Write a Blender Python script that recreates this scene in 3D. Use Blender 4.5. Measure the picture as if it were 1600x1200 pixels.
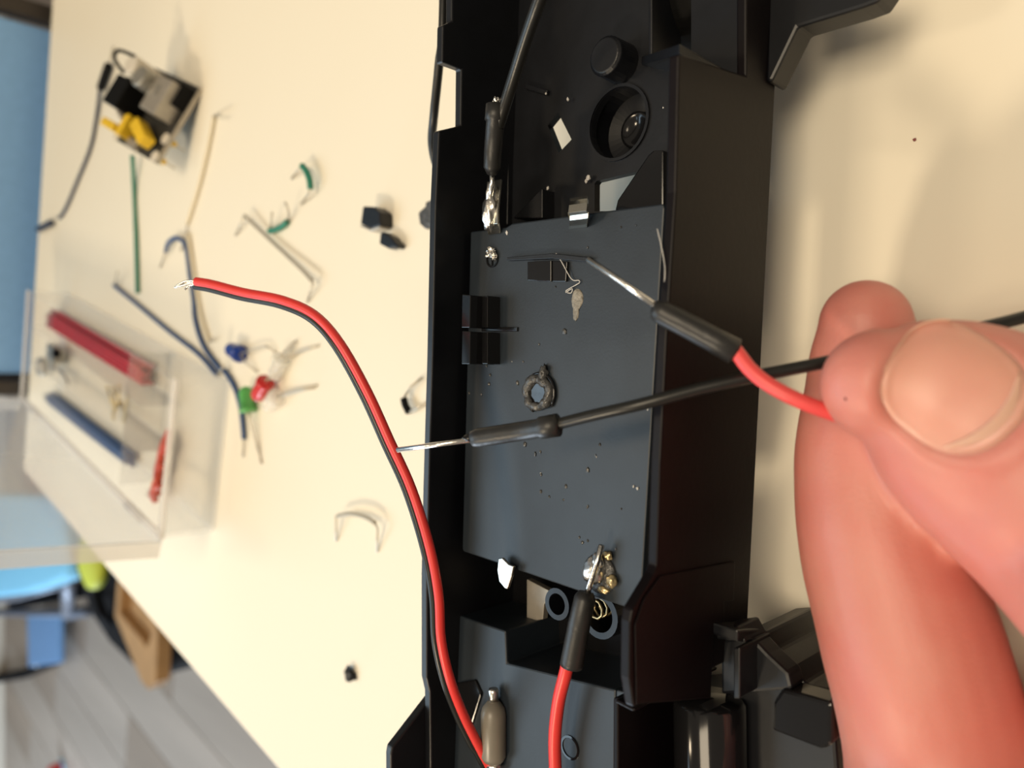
import bpy, bmesh, math, random
from mathutils import Vector, Matrix, noise
from mathutils.geometry import tessellate_polygon
random.seed(7)
S = 0.001                                   # everything below is written in millimetres
F, H = 1200.0, 120.0                        # focal length in pixels of the 1600 px frame, lens height over the table
PHI = math.radians(45); s_, c_ = math.sin(PHI), math.cos(PHI)
scene = bpy.context.scene
C = scene.collection
for o in list(bpy.data.objects): bpy.data.objects.remove(o)

# ---------------------------------------------------------------- camera, world, lights, exposure
FWD = Vector((0, c_, -s_)); RT = Vector((1, 0, 0)); DN = Vector((0, -s_, -c_)); EYE = Vector((0, 0, H))
cd = bpy.data.cameras.new('camera'); cam = bpy.data.objects.new('camera', cd); C.objects.link(cam)
cam.matrix_world = Matrix(((DN.x, RT.x, -FWD.x, 0), (DN.y, RT.y, -FWD.y, 0), (DN.z, RT.z, -FWD.z, H*S), (0, 0, 0, 1)))
cd.sensor_width = 36; cd.lens = 36*F/1600; cd.clip_start = 0.005; cd.clip_end = 50
cd.dof.use_dof = True; cd.dof.focus_distance = 0.120; cd.dof.aperture_fstop = 17.0
scene.camera = cam
w = bpy.data.worlds.new('world'); scene.world = w; w.use_nodes = True
w.node_tree.nodes['Background'].inputs[0].default_value = (1.0, 0.87, 0.70, 1)
w.node_tree.nodes['Background'].inputs[1].default_value = 0.24
def area(name, loc, aim, sx, sy, power, col):
    l = bpy.data.lights.new(name, 'AREA'); l.shape = 'RECTANGLE'; l.size = sx; l.size_y = sy; l.energy = power; l.color = col
    o = bpy.data.objects.new(name, l); C.objects.link(o); o.location = loc
    o.rotation_euler = (Vector(aim)-Vector(loc)).to_track_quat('-Z', 'Y').to_euler(); return o
area('window_light', (-0.7, 2.0, 1.75), (0, .15, 0), 1.7, 1.3, 29, (0.62, 0.83, 1.0))
area('side_window_light', (-3.0, 2.6, -0.05), (-.5, 2.0, -.73), 1.6, 1.2, 95, (0.72, 0.86, 1.0))
area('room_lamp_light', (-0.95, 0.30, 1.0), (0, .2, 0), .15, .15, 8.0, (1.0, 0.82, 0.58))
area('ceiling_lamp_light', (0.0, 1.15, 1.9), (0, .2, 0), .2, .2, 4, (1.0, 0.80, 0.55))
area('overhead_fill_light', (0.1, -0.45, 2.0), (0, .15, 0), .9, .9, 26, (1.0, 0.83, 0.60))  # added broad fill overhead, brightens the hand and the near table
vs = scene.view_settings; vs.view_transform = 'Standard'; vs.look = 'None'; vs.gamma = 1; vs.use_curve_mapping = False
vs.exposure = 0.0

# ---------------------------------------------------------------- placing helpers (pixel of the photo + height or distance -> millimetres)
def ray(px, py):
    a = (px-800)/F; b = (600-py)/F
    return FWD + RT*b + DN*a
def P(px, py, z=0.0):
    d = ray(px, py); return EYE + d*((z-H)/d.z)
def D(px, py, t): return EYE + ray(px, py)*t
LIFT, K = 14.0, (H-14.0)/H                   # the chassis stands a little above the table
def zc(z): return LIFT + K*z
def Pc(px, py, z): return P(px, py, zc(z))
TH = -0.055
U = Vector((math.cos(TH), math.sin(TH), 0)); W = Vector((-math.sin(TH), math.cos(TH), 0)); Z = Vector((0, 0, 1))
def onplane(px, py, wv):                     # where the ray meets the upright plane w = wv of the chassis
    d = ray(px, py); return EYE + d*((wv - EYE.dot(W))/d.dot(W))

# ---------------------------------------------------------------- mesh helpers: shapes are (verts, faces) in mm
ORG = {}
def link(name, me, parent=None, org=None):
    o = bpy.data.objects.new(name, me); C.objects.link(o)
    base = ORG[parent] if parent else Vector((0, 0, 0))
    org = org if org is not None else base
    o.location = (org-base)*S; ORG[o] = org
    if parent: o.parent = parent
    return o
def tag(o, label=None, cat=None, group=None, kind=None):
    if label: o['label'] = label
    if cat: o['category'] = cat
    if group: o['group'] = group
    if kind: o['kind'] = kind
    return o
def thing(name, org, label, cat, group=None):
    o = link(name, None, None, Vector(org)); o.empty_display_size = 0.004
    return tag(o, label, cat, group)
def mk(name, shape, mat, parent=None, bevel=0, smooth=False, seg=2, org=None, weld=False):
    V, Fc = shape
    if org is None:
        if parent: org = ORG[parent]
        else:
            xs = [v[0] for v in V]; ys = [v[1] for v in V]; zs = [v[2] for v in V]
            org = Vector(((min(xs)+max(xs))/2, (min(ys)+max(ys))/2, min(zs)))
    bm = bmesh.new()
    vl = [bm.verts.new((Vector(v)-org)*S) for v in V]
    for f in Fc:
        try: bm.faces.new([vl[i] for i in f])
        except ValueError: pass
    if weld: bmesh.ops.remove_doubles(bm, verts=bm.verts, dist=1e-6)
    bmesh.ops.recalc_face_normals(bm, faces=bm.faces)
    if bevel:
        es = [e for e in bm.edges if len(e.link_faces) == 2 and e.calc_face_angle(0) > 0.5]
        bmesh.ops.bevel(bm, geom=es, offset=bevel*S, segments=seg, affect='EDGES', profile=0.5, clamp_overlap=True)
    me = bpy.data.meshes.new(name); bm.to_mesh(me); bm.free()
    if smooth:
        for p in me.polygons: p.use_smooth = True
    me.materials.append(mat)
    return link(name, me, parent, org)
def join(*shapes):
    V, Fc = [], []
    for v, f in shapes:
        n = len(V); V += list(v); Fc += [tuple(i+n for i in q) for q in f]
    return V, Fc
def extr(poly, vec):                         # a flat polygon pushed along a vector
    n = len(poly); vec = Vector(vec); poly = [Vector(p) for p in poly]
    V = poly + [p+vec for p in poly]
    return V, [tuple(range(n)), tuple(range(2*n-1, n-1, -1))] + [(i, (i+1) % n, n+(i+1) % n, n+i) for i in range(n)]
def prism(px, z1, z0):                       # top outline given by photo pixels at chassis height z1, pushed down to z0
    return extr([Pc(x, y, z1) for x, y in px], (0, 0, zc(z0)-zc(z1)))
def holed(outer, holes, vec):                # slab with holes through it
    vec = Vector(vec); loops = [[Vector(p) for p in outer]] + [[Vector(p) for p in h] for h in holes]
    V = [p for l in loops for p in l]; n = len(V)
    bm = bmesh.new(); bv_ = [bm.verts.new(p) for p in V]; bm.verts.index_update(); es = []; k = 0
    for l in loops:
        es += [bm.edges.new((bv_[k+i], bv_[k+(i+1) % len(l)])) for i in range(len(l))]; k += len(l)
    bmesh.ops.triangle_fill(bm, use_beauty=True, use_dissolve=False, edges=es); bm.verts.index_update()
    tris = [tuple(v.index for v in f.verts) for f in bm.faces]; bm.free()
    Fc = [tuple(t) for t in tris] + [tuple(i+n for i in reversed(t)) for t in tris]
    k = 0
    for l in loops:
        m = len(l); Fc += [(k+i, k+(i+1) % m, n+k+(i+1) % m, n+k+i) for i in range(m)]; k += m
    return V+[v+vec for v in V], Fc
def box(c, ax, ay, az, sx, sy, sz):
    c = Vector(c); V = [c+ax*(sx/2*i)+ay*(sy/2*j)+az*(sz/2*k) for i in (-1, 1) for j in (-1, 1) for k in (-1, 1)]
    return V, [(0, 1, 3, 2), (4, 6, 7, 5), (0, 4, 5, 1), (2, 3, 7, 6), (0, 2, 6, 4), (1, 5, 7, 3)]
def cat(pts, n=6, extra=None):               # Catmull-Rom through points (each a tuple of floats / Vector)
    pts = [tuple(p) for p in pts]; out = []
    for i in range(len(pts)-1):
        p0 = pts[max(i-1, 0)]; p1 = pts[i]; p2 = pts[i+1]; p3 = pts[min(i+2, len(pts)-1)]
        for k in range(n):
            t = k/n
            out.append(tuple(.5*(2*b+(c-a)*t+(2*a-5*b+4*c-d)*t*t+(3*b-a-3*c+d)*t**3) for a, b, c, d in zip(p0, p1, p2, p3)))
    out.append(pts[-1]); return out
def frames(path, ref=None):
    path = [Vector(p) for p in path]; T = []
    for i in range(len(path)):
        T.append((path[min(i+1, len(path)-1)]-path[max(i-1, 0)]).normalized())
    n = ref or Vector((0, 0, 1)); fr = []
    for t in T:
        m = n - t*n.dot(t)
        if m.length < 1e-4: m = t.orthogonal()
        m.normalize(); fr.append((t, m, t.cross(m)))
        if ref is None: n = m
    return path, fr
def tube(path, r, n=10, ref=None, round_ends=False):   # r: number, list of numbers or list of (along ref, across) pairs
    path, fr = frames(path, ref)
    if not isinstance(r, (list, tuple)): r = [r]*len(path)
    r = [(q, q) if not isinstance(q, tuple) else q for q in r]
    rings = [(p, f, q) for p, f, q in zip(path, fr, r)]
    if round_ends:
        def capr(p, f, q, sg):
            out = []
            for k in (1, 2, 3, 4):
                an = k*math.pi/2/4.3; out.append((p+f[0]*(sg*math.sin(an)*max(q)), f, (q[0]*math.cos(an), q[1]*math.cos(an))))
            return out
        rings = capr(*rings[0], -1)[::-1] + rings + capr(*rings[-1], 1)
    V, Fc = [], []
    for p, f, q in rings:
        for k in range(n):
            an = 2*math.pi*k/n; V.append(p+f[1]*(q[0]*math.cos(an))+f[2]*(q[1]*math.sin(an)))
    m = len(rings)
    for i in range(m-1):
        for k in range(n):
            a = i*n+k; b = i*n+(k+1) % n; Fc.append((a, b, b+n, a+n))
    Fc.append(tuple(range(n-1, -1, -1))); Fc.append(tuple(range((m-1)*n, m*n)))
    return V, Fc
def lathe(c, ax, prof, n=24, ph=0.0, open0=False):        # prof: list of (radius, height along ax)
    c = Vector(c); ax = Vector(ax).normalized(); e1 = ax.orthogonal().normalized(); e2 = ax.cross(e1)
    V, Fc = [], []
    for r, h in prof:
        for k in range(n):
            an = 2*math.pi*k/n+ph; V.append(c+ax*h+e1*(r*math.cos(an))+e2*(r*math.sin(an)))
    m = len(prof)
    for i in range(m-1):
        for k in range(n):
            a = i*n+k; b = i*n+(k+1) % n; Fc.append((a, b, b+n, a+n))
    if prof[0][0] > 1e-6 and not open0: Fc.append(tuple(range(n-1, -1, -1)))
    if prof[-1][0] > 1e-6: Fc.append(tuple(range((m-1)*n, m*n)))
    return V, Fc
def blob(c, rx, ry, rz, ax=None, ay=None, az=None, amp=.15, freq=1.0, sub=3, seed=0):   # lumpy ellipsoid
    ax = ax or Vector((1, 0, 0)); ay = ay or Vector((0, 1, 0)); az = az or Vector((0, 0, 1))
    bm = bmesh.new(); bmesh.ops.create_icosphere(bm, subdivisions=sub, radius=1)
    V = []
    for v in bm.verts:
        k = 1+amp*noise.noise(v.co*freq*1.7+Vector((seed*3.1, seed*1.7, seed)))*2
        p = v.co*k; V.append(Vector(c)+ax*(p.x*rx)+ay*(p.y*ry)+az*(p.z*rz))
    Fc = [tuple(v.index for v in f.verts) for f in bm.faces]; bm.free(); return V, Fc

# ---------------------------------------------------------------- materials
def mat(name, col, rough=.5, metal=0.0, var=0.0, scale=300, bump=0.0, bscale=900, spec=.5, trans=0, sss=0, coat=0, col2=None, stretch=None):
    m = bpy.data.materials.new(name); m.use_nodes = True; nt = m.node_tree; b = nt.nodes['Principled BSDF']
    b.inputs['Base Color'].default_value = (*col, 1); b.inputs['Roughness'].default_value = rough; b.inputs['Metallic'].default_value = metal
    b.inputs['Specular IOR Level'].default_value = spec
    if trans: b.inputs['Transmission Weight'].default_value = trans
    if coat: b.inputs['Coat Weight'].default_value = coat; b.inputs['Coat Roughness'].default_value = .2
    if sss:
        b.inputs['Subsurface Weight'].default_value = sss; b.inputs['Subsurface Radius'].default_value = (1, .35, .2); b.inputs['Subsurface Scale'].default_value = .0028
    tc = nt.nodes.new('ShaderNodeTexCoord'); src = tc.outputs['Object']
    if stretch:
        mp = nt.nodes.new('ShaderNodeMapping'); mp.inputs['Scale'].default_value = stretch; nt.links.new(src, mp.inputs[0]); src = mp.outputs[0]
    if var or col2:
        n = nt.nodes.new('ShaderNodeTexNoise'); n.inputs['Scale'].default_value = scale; n.inputs['Detail'].default_value = 5; nt.links.new(src, n.inputs['Vector'])
        r = nt.nodes.new('ShaderNodeValToRGB'); nt.links.new(n.outputs['Fac'], r.inputs[0])
        r.color_ramp.elements[0].position = .3; r.color_ramp.elements[1].position = .7
        c2 = col2 or tuple(max(0, q*(1-var)) for q in col)
        r.color_ramp.elements[0].color = (*c2, 1); r.color_ramp.elements[1].color = (*col, 1)
        nt.links.new(r.outputs[0], b.inputs['Base Color'])
    if bump:
        n2 = nt.nodes.new('ShaderNodeTexNoise'); n2.inputs['Scale'].default_value = bscale; n2.inputs['Detail'].default_value = 3; nt.links.new(src, n2.inputs['Vector'])
        bp = nt.nodes.new('ShaderNodeBump'); bp.inputs['Strength'].default_value = bump; bp.inputs['Distance'].default_value = .0003
        nt.links.new(n2.outputs['Fac'], bp.inputs['Height']); nt.links.new(bp.outputs[0], b.inputs['Normal'])
    return m
def clear(name, col, k, rough=.12):          # thin cloudy plastic: part of the light passes, part is scattered
    m = bpy.data.materials.new(name); m.use_nodes = True; nt = m.node_tree; b = nt.nodes['Principled BSDF']
    b.inputs['Base Color'].default_value = (*col, 1); b.inputs['Roughness'].default_value = rough
    t = nt.nodes.new('ShaderNodeBsdfTransparent'); mx = nt.nodes.new('ShaderNodeMixShader'); mx.inputs[0].default_value = k
    nt.links.new(t.outputs[0], mx.inputs[1]); nt.links.new(b.outputs[0], mx.inputs[2]); nt.links.new(mx.outputs[0], nt.nodes['Material Output'].inputs[0])
    return m
M = dict(
    table=mat('white_laminate', (.84, .78, .645), .5, spec=.3, var=.02, scale=4, bump=.02, bscale=700),
    black=mat('black_plastic', (.007, .008, .011), .38, var=.3, scale=260, bump=.04, bscale=1500, spec=.42),
    plate=mat('satin_black_plastic', (.014, .021, .030), .44, var=.25, scale=180, bump=.05, bscale=2500),
    wall=mat('black_plastic_satin', (.0055, .0035, .0045), .40, spec=.14, var=.3, scale=120, bump=.06, bscale=900),
    gloss=mat('glossy_black_plastic', (.008, .008, .009), .12),
    rubber=mat('black_rubber', (.004, .004, .004), .6, spec=.12),
    blackwire=mat('black_insulation', (.012, .012, .011), .34, bump=.05, bscale=1200),
    sleeve=mat('black_heat_shrink', (.022, .022, .022), .42, var=.3, scale=400, bump=.25, bscale=700),
    redwire=mat('red_insulation', (.78, .045, .040), .38, var=.12, scale=150),
    redhand=mat('coral_red_insulation', (.86, .085, .085), .42, var=.12, scale=150),
    tin=mat('tinned_copper', (.80, .78, .74), .25, 1.0, bump=.15, bscale=2000),
    solder=mat('solder', (.72, .70, .66), .30, 1.0, bump=.5, bscale=900),
    clip=mat('nickel_strip', (.70, .68, .60), .24, 1.0, bump=.1, bscale=800),
    residue=mat('flux_residue', (.33, .30, .25), .6, var=.4, scale=1500, bump=.8, bscale=2500),
    char=mat('melted_black_plastic', (.03, .03, .03), .25, bump=.9, bscale=1400, col2=(.10, .10, .10), scale=1500),
    fibre=mat('pale_fibre', (.55, .53, .50), .6),
    cream=mat('clouded_tube', (.22, .20, .165), .35, var=.15, scale=150),
    skin=mat('skin', (.62, .25, .20), .46, sss=.30, col2=(.60, .19, .155), scale=85, bump=.12, bscale=1800),
    nail=mat('nail', (.74, .38, .29), .38, sss=.25, col2=(.71, .33, .26), scale=120, coat=.05),
    nailrim=mat('nail_edge', (.76, .43, .32), .75, sss=.2, spec=.1),
    nick=mat('dark_nick', (.22, .06, .05), .7),
    blue=mat('blue_insulation', (.035, .085, .22), .4, var=.1), navy=mat('navy_insulation', (.018, .026, .055), .42),
    green=mat('green_insulation', (.02, .20, .13), .4), grey=mat('grey_insulation', (.42, .39, .32), .45), ivory=mat('ivory_insulation', (.80, .72, .55), .45),
    pin=mat('dull_tin_wire', (.55, .50, .41), .35, .7),
    ledblue=mat('blue_lens', (.012, .055, .36), .22, trans=.25), ledred=mat('red_lens', (.72, .03, .03), .22, trans=.25), ledgreen=mat('green_lens', (.13, .50, .13), .22, trans=.25),
    ledclear=clear('clear_lens', (.95, .93, .86), .35, .05),
    pcb=mat('dark_circuit_board', (.035, .033, .028), .5, var=.4, scale=600), yellow=mat('yellow_plastic', (.85, .55, .02), .45, var=.15, scale=300),
    silver=mat('dull_silver_metal', (.46, .42, .36), .42, .6, var=.15, scale=500), can=mat('grey_can', (.30, .29, .26), .35, .5), canwhite=mat('pale_can_end', (.66, .61, .52), .4),
    case=clear('clear_case_plastic', (.86, .85, .82), .12), lid=clear('clear_lid_plastic', (.90, .92, .95), .34), rimp=clear('clear_case_rim', (.92, .88, .84), .5),
    orange=mat('orange_red_insulation', (.62, .07, .03), .45, var=.3, scale=400), crimson=mat('crimson_insulation', (.50, .02, .03), .42, var=.2, scale=300),
    gold=mat('brass_pin', (.62, .50, .28), .3, .8), steel=mat('steel_part', (.35, .34, .31), .35, .7),
    tan=mat('cardboard', (.42, .25, .11), .8, var=.2, scale=30), panel=mat('blue_panel', (.23, .45, .80), .75, var=.06, scale=200),
    frame=mat('dark_brown_frame', (.035, .026, .020), .5), seat=mat('light_blue_fabric', (.22, .58, .85), .8, var=.08, scale=60), seat2=mat('mid_blue_fabric', (.16, .33, .62), .8, var=.1, scale=40),
    bluegrey=mat('grey_blue_metal', (.12, .14, .19), .4, .3), bin=mat('matt_black_cloth', (.004, .004, .006), .9, spec=.12), lime=mat('lime_plastic', (.52, .60, .05), .6),
    plank=mat('grey_oak', (.36, .29, .235), .5, var=.35, scale=6, stretch=(1, .08, 1)), plank2=mat('grey_oak_pale', (.44, .38, .33), .5, var=.3, scale=6, stretch=(1, .08, 1)),
    plaster=mat('plaster', (.60, .55, .47), .9, var=.05, scale=5),
)

# ---------------------------------------------------------------- room
ZF = -730.0
floor = mk('floor', box((0, 1500, ZF-12), RT, Vector((0, 1, 0)), Z, 9000, 9000, 10), M['plank'], org=Vector((0, 1500, ZF-17)))
tag(floor, 'grey oak floorboards below the table', None, kind='structure')
pd = Vector((.16, .985, 0)).normalized(); pn = Vector((pd.y, -pd.x, 0))
pm = []
for mm in (M['plank'], M['plank2']):
    q = mk('plank', box((0, 0, -3.5), pn, pd, Z, 187, 1196, 7), mm, floor, bevel=1.5, org=Vector((0, 0, 0))); pm.append(q.data)
    bpy.data.objects.remove(q)
for i in range(-14, 5):
    for j in range(0, 5):
        c = pn*(i*190) + pd*((j + (i*.37 % 1))*1200 - 700) + Z*ZF
        if c.x > 700 or c.x < -3000: continue
        o = bpy.data.objects.new('plank', pm[(i*7+j*3) % 2]); C.objects.link(o); o.parent = floor; o.location = (c-ORG[floor])*S
wb = mk('wall_back', box((0, 4200, 500), RT, Vector((0, 1, 0)), Z, 9000, 60, 2500), M['plaster'], org=Vector((0, 4200, ZF)))
tag(wb, 'plain plaster wall beyond the table', kind='structure')

# table: far edge and side edge run through the photo's edges
fa, fb = P(80, 32), P(54, 452); la, lb = P(183, 907), P(400, 1162)
def meet(a, b, c, d):
    r = b-a; q = d-c; t = ((c.x-a.x)*q.y-(c.y-a.y)*q.x)/(r.x*q.y-r.y*q.x); return a+r*t
corner = meet(fa, fb, la, lb)
e_far = (fa-fb).normalized(); e_side = (lb-la).normalized()
A_, B_ = corner, corner+e_far*1150
C_, D_ = B_+e_side*620, A_+e_side*620
tb = thing('table', (A_+B_+C_+D_)/4+Z*ZF, 'white laminate table top carrying all the electronics parts', 'table')
mk('tabletop', extr([A_, B_, C_, D_], (0, 0, -26)), M['table'], tb, bevel=1.0)
for k, (ex, ey) in enumerate(((1, 1), (-1, 1), (-1, -1), (1, -1))):
    base = [A_, B_, C_, D_][k] + e_far*(60*ex) + e_side*(60*ey)
    mk('leg', box(base+Z*(-26+ZF)/2, e_far, e_side, Z, 45, 45, -26-ZF), M['table'], tb, bevel=2)

# blue panel beyond the far edge, dark frame strips left and right
off = -e_side*14
p0 = meet(fa+off, fb+off, Vector((0, 0, 0)), Vector((0, 0, 0))+P(26, 603)); p1 = meet(fa+off, fb+off, Vector((0, 0, 0)), P(80, 27))
pnl = thing('blue_panel', (p0+p1)/2+Z*ZF, 'flat blue upright panel with dark side frames behind the far table edge', 'panel')
ln = (p1-p0).length; mid = (p0+p1)/2; dr = (p1-p0).normalized(); nr = Vector((-dr.y, dr.x, 0))
mk('panel_board', box(mid+nr*10+Z*(-140), dr, nr, Z, ln-14, 16, 1180), M['panel'], pnl, bevel=1)
mk('side_frame', box(p0+nr*9-dr*1+Z*(-140), dr, nr, Z, 9, 22, 1180), M['frame'], pnl, bevel=1)
mk('side_frame', box(p1+nr*9+dr*1+Z*(-140), dr, nr, Z, 9, 22, 1180), M['frame'], pnl, bevel=1)

# chair beyond the table corner
ZS = -330
ch = thing('chair', P(60, 900, ZS)*1.0 + Z*(ZF-ZS), 'light blue upholstered chair with grey-blue metal frame at lower left', 'chair')
mk('seat', extr([P(x, y, ZS) for x, y in ((-130, 770), (80, 775), (97, 800), (105, 875), (100, 905), (70, 918), (30, 930), (-130, 945))], (0, 0, -55)), M['seat'], ch, bevel=14, seg=3, smooth=True)
mk('seat_rail', tube([P(-120, 955, ZS-70), P(30, 930, ZS-70), P(104, 908, ZS-70)], 14, 8), M['bluegrey'], ch, smooth=True)
mk('stretcher', tube([P(-120, 957, ZS-200), P(136, 957, ZS-200)], 13, 8), M['bluegrey'], ch, smooth=True)
mk('leg', tube([P(106, 896, ZS-50), P(106, 960, ZS-215), P(106, 960, ZS-215)-Z*0+Vector((0, 0, ZF-ZS+217))], 17, 8), M['bluegrey'], ch, smooth=True)
mk('leg', tube([P(15, 940, ZS-80), P(15, 940, ZS-80)+Vector((0, 0, ZF-ZS+80))], 26, 8), M['bin'], ch, smooth=True)
mk('lower_panel', extr([P(x, y, ZF+60) for x, y in ((42, 958), (92, 958), (92, 1036), (44, 1042))], (0, 0, -18)), M['seat2'], ch, bevel=4)
mk('foot_bar', tube([P(-60, 1070, ZF+20), P(40, 1052, ZF+20), P(90, 1030, ZF+20)], 20, 8, round_ends=True), M['bin'], ch, smooth=True)
mk('castor', lathe(P(64, 1037, ZF+24), Vector((1, .3, 0)), [(0, -8), (20, -8), (24, -4), (24, 4), (20, 8), (0, 8)], 16), M['canwhite'], ch)

# black bag on the floor with cardboard and a lime thing on it
zb = -300
bn = thing('black_bag', P(230, 940, ZF), 'slumped black bag on the floor beside the table edge', 'bag')
mk('bag_body', extr([P(x, y, zb) for x, y in ((108, 858), (125, 915), (142, 962), (170, 1006), (205, 1041), (250, 1056), (290, 1036), (330, 1000), (360, 900), (300, 820), (180, 800))], (0, 0, ZF-zb)), M['bin'], bn, bevel=9, seg=3, smooth=True)
mk('bag_handle', tube(cat([P(148, 925, zb-4), P(152, 935, zb+22), P(160, 958, zb+22), P(170, 980, zb-4)], 6), 7, 8), M['bin'], bn, smooth=True)
lm = mk('lime_pouch', blob(P(146, 874, zb+36), 46, 46, 20, amp=.05), M['lime'], smooth=True)
tag(lm, 'lime green rounded pouch on the black bag by the case lid', 'pouch')
ring_o = [(184, 900), (179, 962), (221, 1066), (232, 1078), (243, 1066), (246, 985), (236, 955), (214, 905)]
ring_i = [(190, 905), (186, 958), (221, 1000), (228, 1012), (234, 1000), (237, 984), (230, 957), (210, 910)]
cb = thing('folded_cardboard', P(215, 985, zb+3), 'folded tan cardboard piece with a pointed end lying on the black bag', 'cardboard')
mk('wall_sheet', holed([P(x, y, zb+30) for x, y in ring_o], [[P(x, y, zb+30) for x, y in ring_i]], (0, 0, -16)), M['tan'], cb, bevel=1)
mk('bottom_sheet', extr([P(x, y, zb+30)-Z*15 for x, y in ring_o], (0, 0, -4)), M['tan'], cb)
rb = thing('red_stopper', P(98, 1200, ZF), 'small bright red stopper lying on the floor at the bottom', 'stopper')
mk('cap_body', lathe(P(98, 1200, ZF), Z, [(20, 0), (24, 3), (24, 30), (20, 44), (10, 52), (0, 54)], 20), M['redwire'], rb, smooth=True)
mk('base_ring', lathe(P(98, 1200, ZF), Z, [(34, 0), (36, 2), (34, 6), (24, 7)], 20), M['seat'], rb, smooth=True)

# ---------------------------------------------------------------- the black chassis
B, PL, WL = M['black'], M['plate'], M['wall']
chs = thing('toy_chassis', Pc(860, 600, 0)-Z*LIFT, 'black plastic toy car chassis lying across the white table', 'chassis')
wf = Pc(684, 300, 27.6).dot(W); wn = Pc(1056, 300, 27.6).dot(W)
def upright(pix, wv, th):                    # outline traced on the plane w = wv, given thickness th towards +w
    return extr([onplane(x, y, wv) for x, y in pix], W*th)
def drop(px, py, wv, z):                     # same place along the plane but at chassis height z
    p = onplane(px, py, wv); return Vector((p.x, p.y, zc(z)))
def uprightz(pix, wv, th, z0):
    top = [onplane(x, y, wv) for x, y in pix]
    a, b = top[-1].copy(), top[0].copy(); a.z = b.z = zc(z0)
    return extr(top+[a, b], W*th)
mk('side_wall', uprightz([(706, -400), (706, 33), (692, 39), (691, 97), (721, 108), (720, 196), (686, 204), (681, 320), (676, 560), (670, 760), (667, 900), (667, 1060), (672, 1082), (676, 1470)], wf, 1.6, 2), B, chs, bevel=.25)
nwall = mk('side_wall', extr([onplane(x, y, wn) for x, y in ((1166, -400), (1166, 118), (1061, 84), (1056, 300), (1042, 520), (1032, 720), (1027, 884), (1022, 897), (989, 952), (985, 972), (984, 1060), (991, 1106))] +
     [drop(991, 1106, wn, 12), drop(991, 1106, wn, 0), drop(1205, -400, wn, 0)], W*1.5), WL, chs, bevel=.28)
# outer raised flap and tabs on the near wall (lower part)
mk('wall_flap', extr([onplane(x, y, wn) for x, y in ((1030, 899), (1146, 877), (1144, 938), (1129, 940), (1129, 972), (1150, 975), (1150, 1000), (1112, 990), (1108, 1090), (992, 1100), (990, 975), (1004, 935))], -W*.3), WL, nwall, bevel=.2)
mk('wall_tab', extr([onplane(x, y, wn) for x, y in ((1112, 972), (1152, 970), (1152, 996), (1112, 990))], -W*4), B, nwall, bevel=.3)
# floor pan with holes
def circ(px, py, z, r, n=28):
    c = Pc(px, py, z); return [c+U*(r*math.cos(2*math.pi*k/n))+W*(r*math.sin(2*math.pi*k/n)) for k in range(n)]
def uw(u, wv, z): return U*u+W*wv+Z*zc(z)
FZ = 8
u_top = Pc(900, -395, FZ).dot(U); u_mid = Pc(900, 500, FZ).dot(U)
well = Pc(966, 192, FZ)
outer = [uw(u_top, wf, FZ), uw(u_top, wn+1.5, FZ), uw(u_mid, wn+1.5, FZ), uw(u_mid, wf, FZ)]
holes = [[Pc(x, y, FZ) for x, y in ((856, 196), (872, 176), (893, 218), (873, 239))],
         [Pc(x, y, FZ) for x, y in ((929, 287), (932, 283), (998, 267), (998, 330), (929, 330))],
         [Pc(x, y, FZ) for x, y in ((1017, -60), (1080, -60), (1080, 92), (1017, 92))],
         circ(966, 192, FZ, 5.6)]
pan = mk('floor_pan', holed(outer, holes, (0, 0, -1.4)), B, chs)
mk('screw_well', lathe(well, -Z, [(5.6, -.35), (6.1, -.35), (6.1, 0), (6.0, 5.2), (2.0, 6.2), (2.0, 7.4), (0, 7.5)], 36, open0=True), B, pan, smooth=False)
mk('well_rim', lathe(well-Z*5.6, Z, [(2.0, 0), (2.9, .2), (3.0, .9), (2.5, 1.0), (2.0, .6)], 30), M['gloss'], pan, smooth=True)
mk('hole_plug', lathe(well-Z*6.3, Z, [(0, 0), (2.0, .02), (2.0, .3), (0, .32)], 24), M['gloss'], pan)
mk('end_wall', extr([uw(u_top, wf+1.6, 27), uw(u_top+1.5, wf+1.6, 27), uw(u_top+1.5, wn, 27), uw(u_top, wn, 27)], (0, 0, zc(2)-zc(27))), B, chs, bevel=.25)
bs = Pc(972, 100, FZ)
mk('post', lathe(bs, Z, [(3.2, -.5), (3.1, 4.2), (2.6, 4.7), (0, 4.75)], 28), B, pan, smooth=False, bevel=.15)
mk('gusset', extr([Pc(x, y, FZ) for x, y in ((1046, 238), (1030, 238), (1022, 245), (974, 315), (970, 332), (1046, 332))], (0, 0, 1.6)), M['gloss'], pan, bevel=.3)
mk('gusset', extr([Pc(x, y, FZ) for x, y in ((864, 300), (866, 300), (866, 345), (820, 345))], (0, 0, 3)), B, pan, bevel=.2)
mk('guide_rib', extr([Pc(x, y, FZ) for x, y in ((800, 245), (802, 245), (800, 352), (798, 352))], (0, 0, 1.2)), B, pan, bevel=.1)
mk('guide_rib', extr([Pc(x, y, FZ) for x, y in ((826, 132), (860, 143), (858, 150), (824, 140))], (0, 0, .8)), B, pan, bevel=.1)
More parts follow.
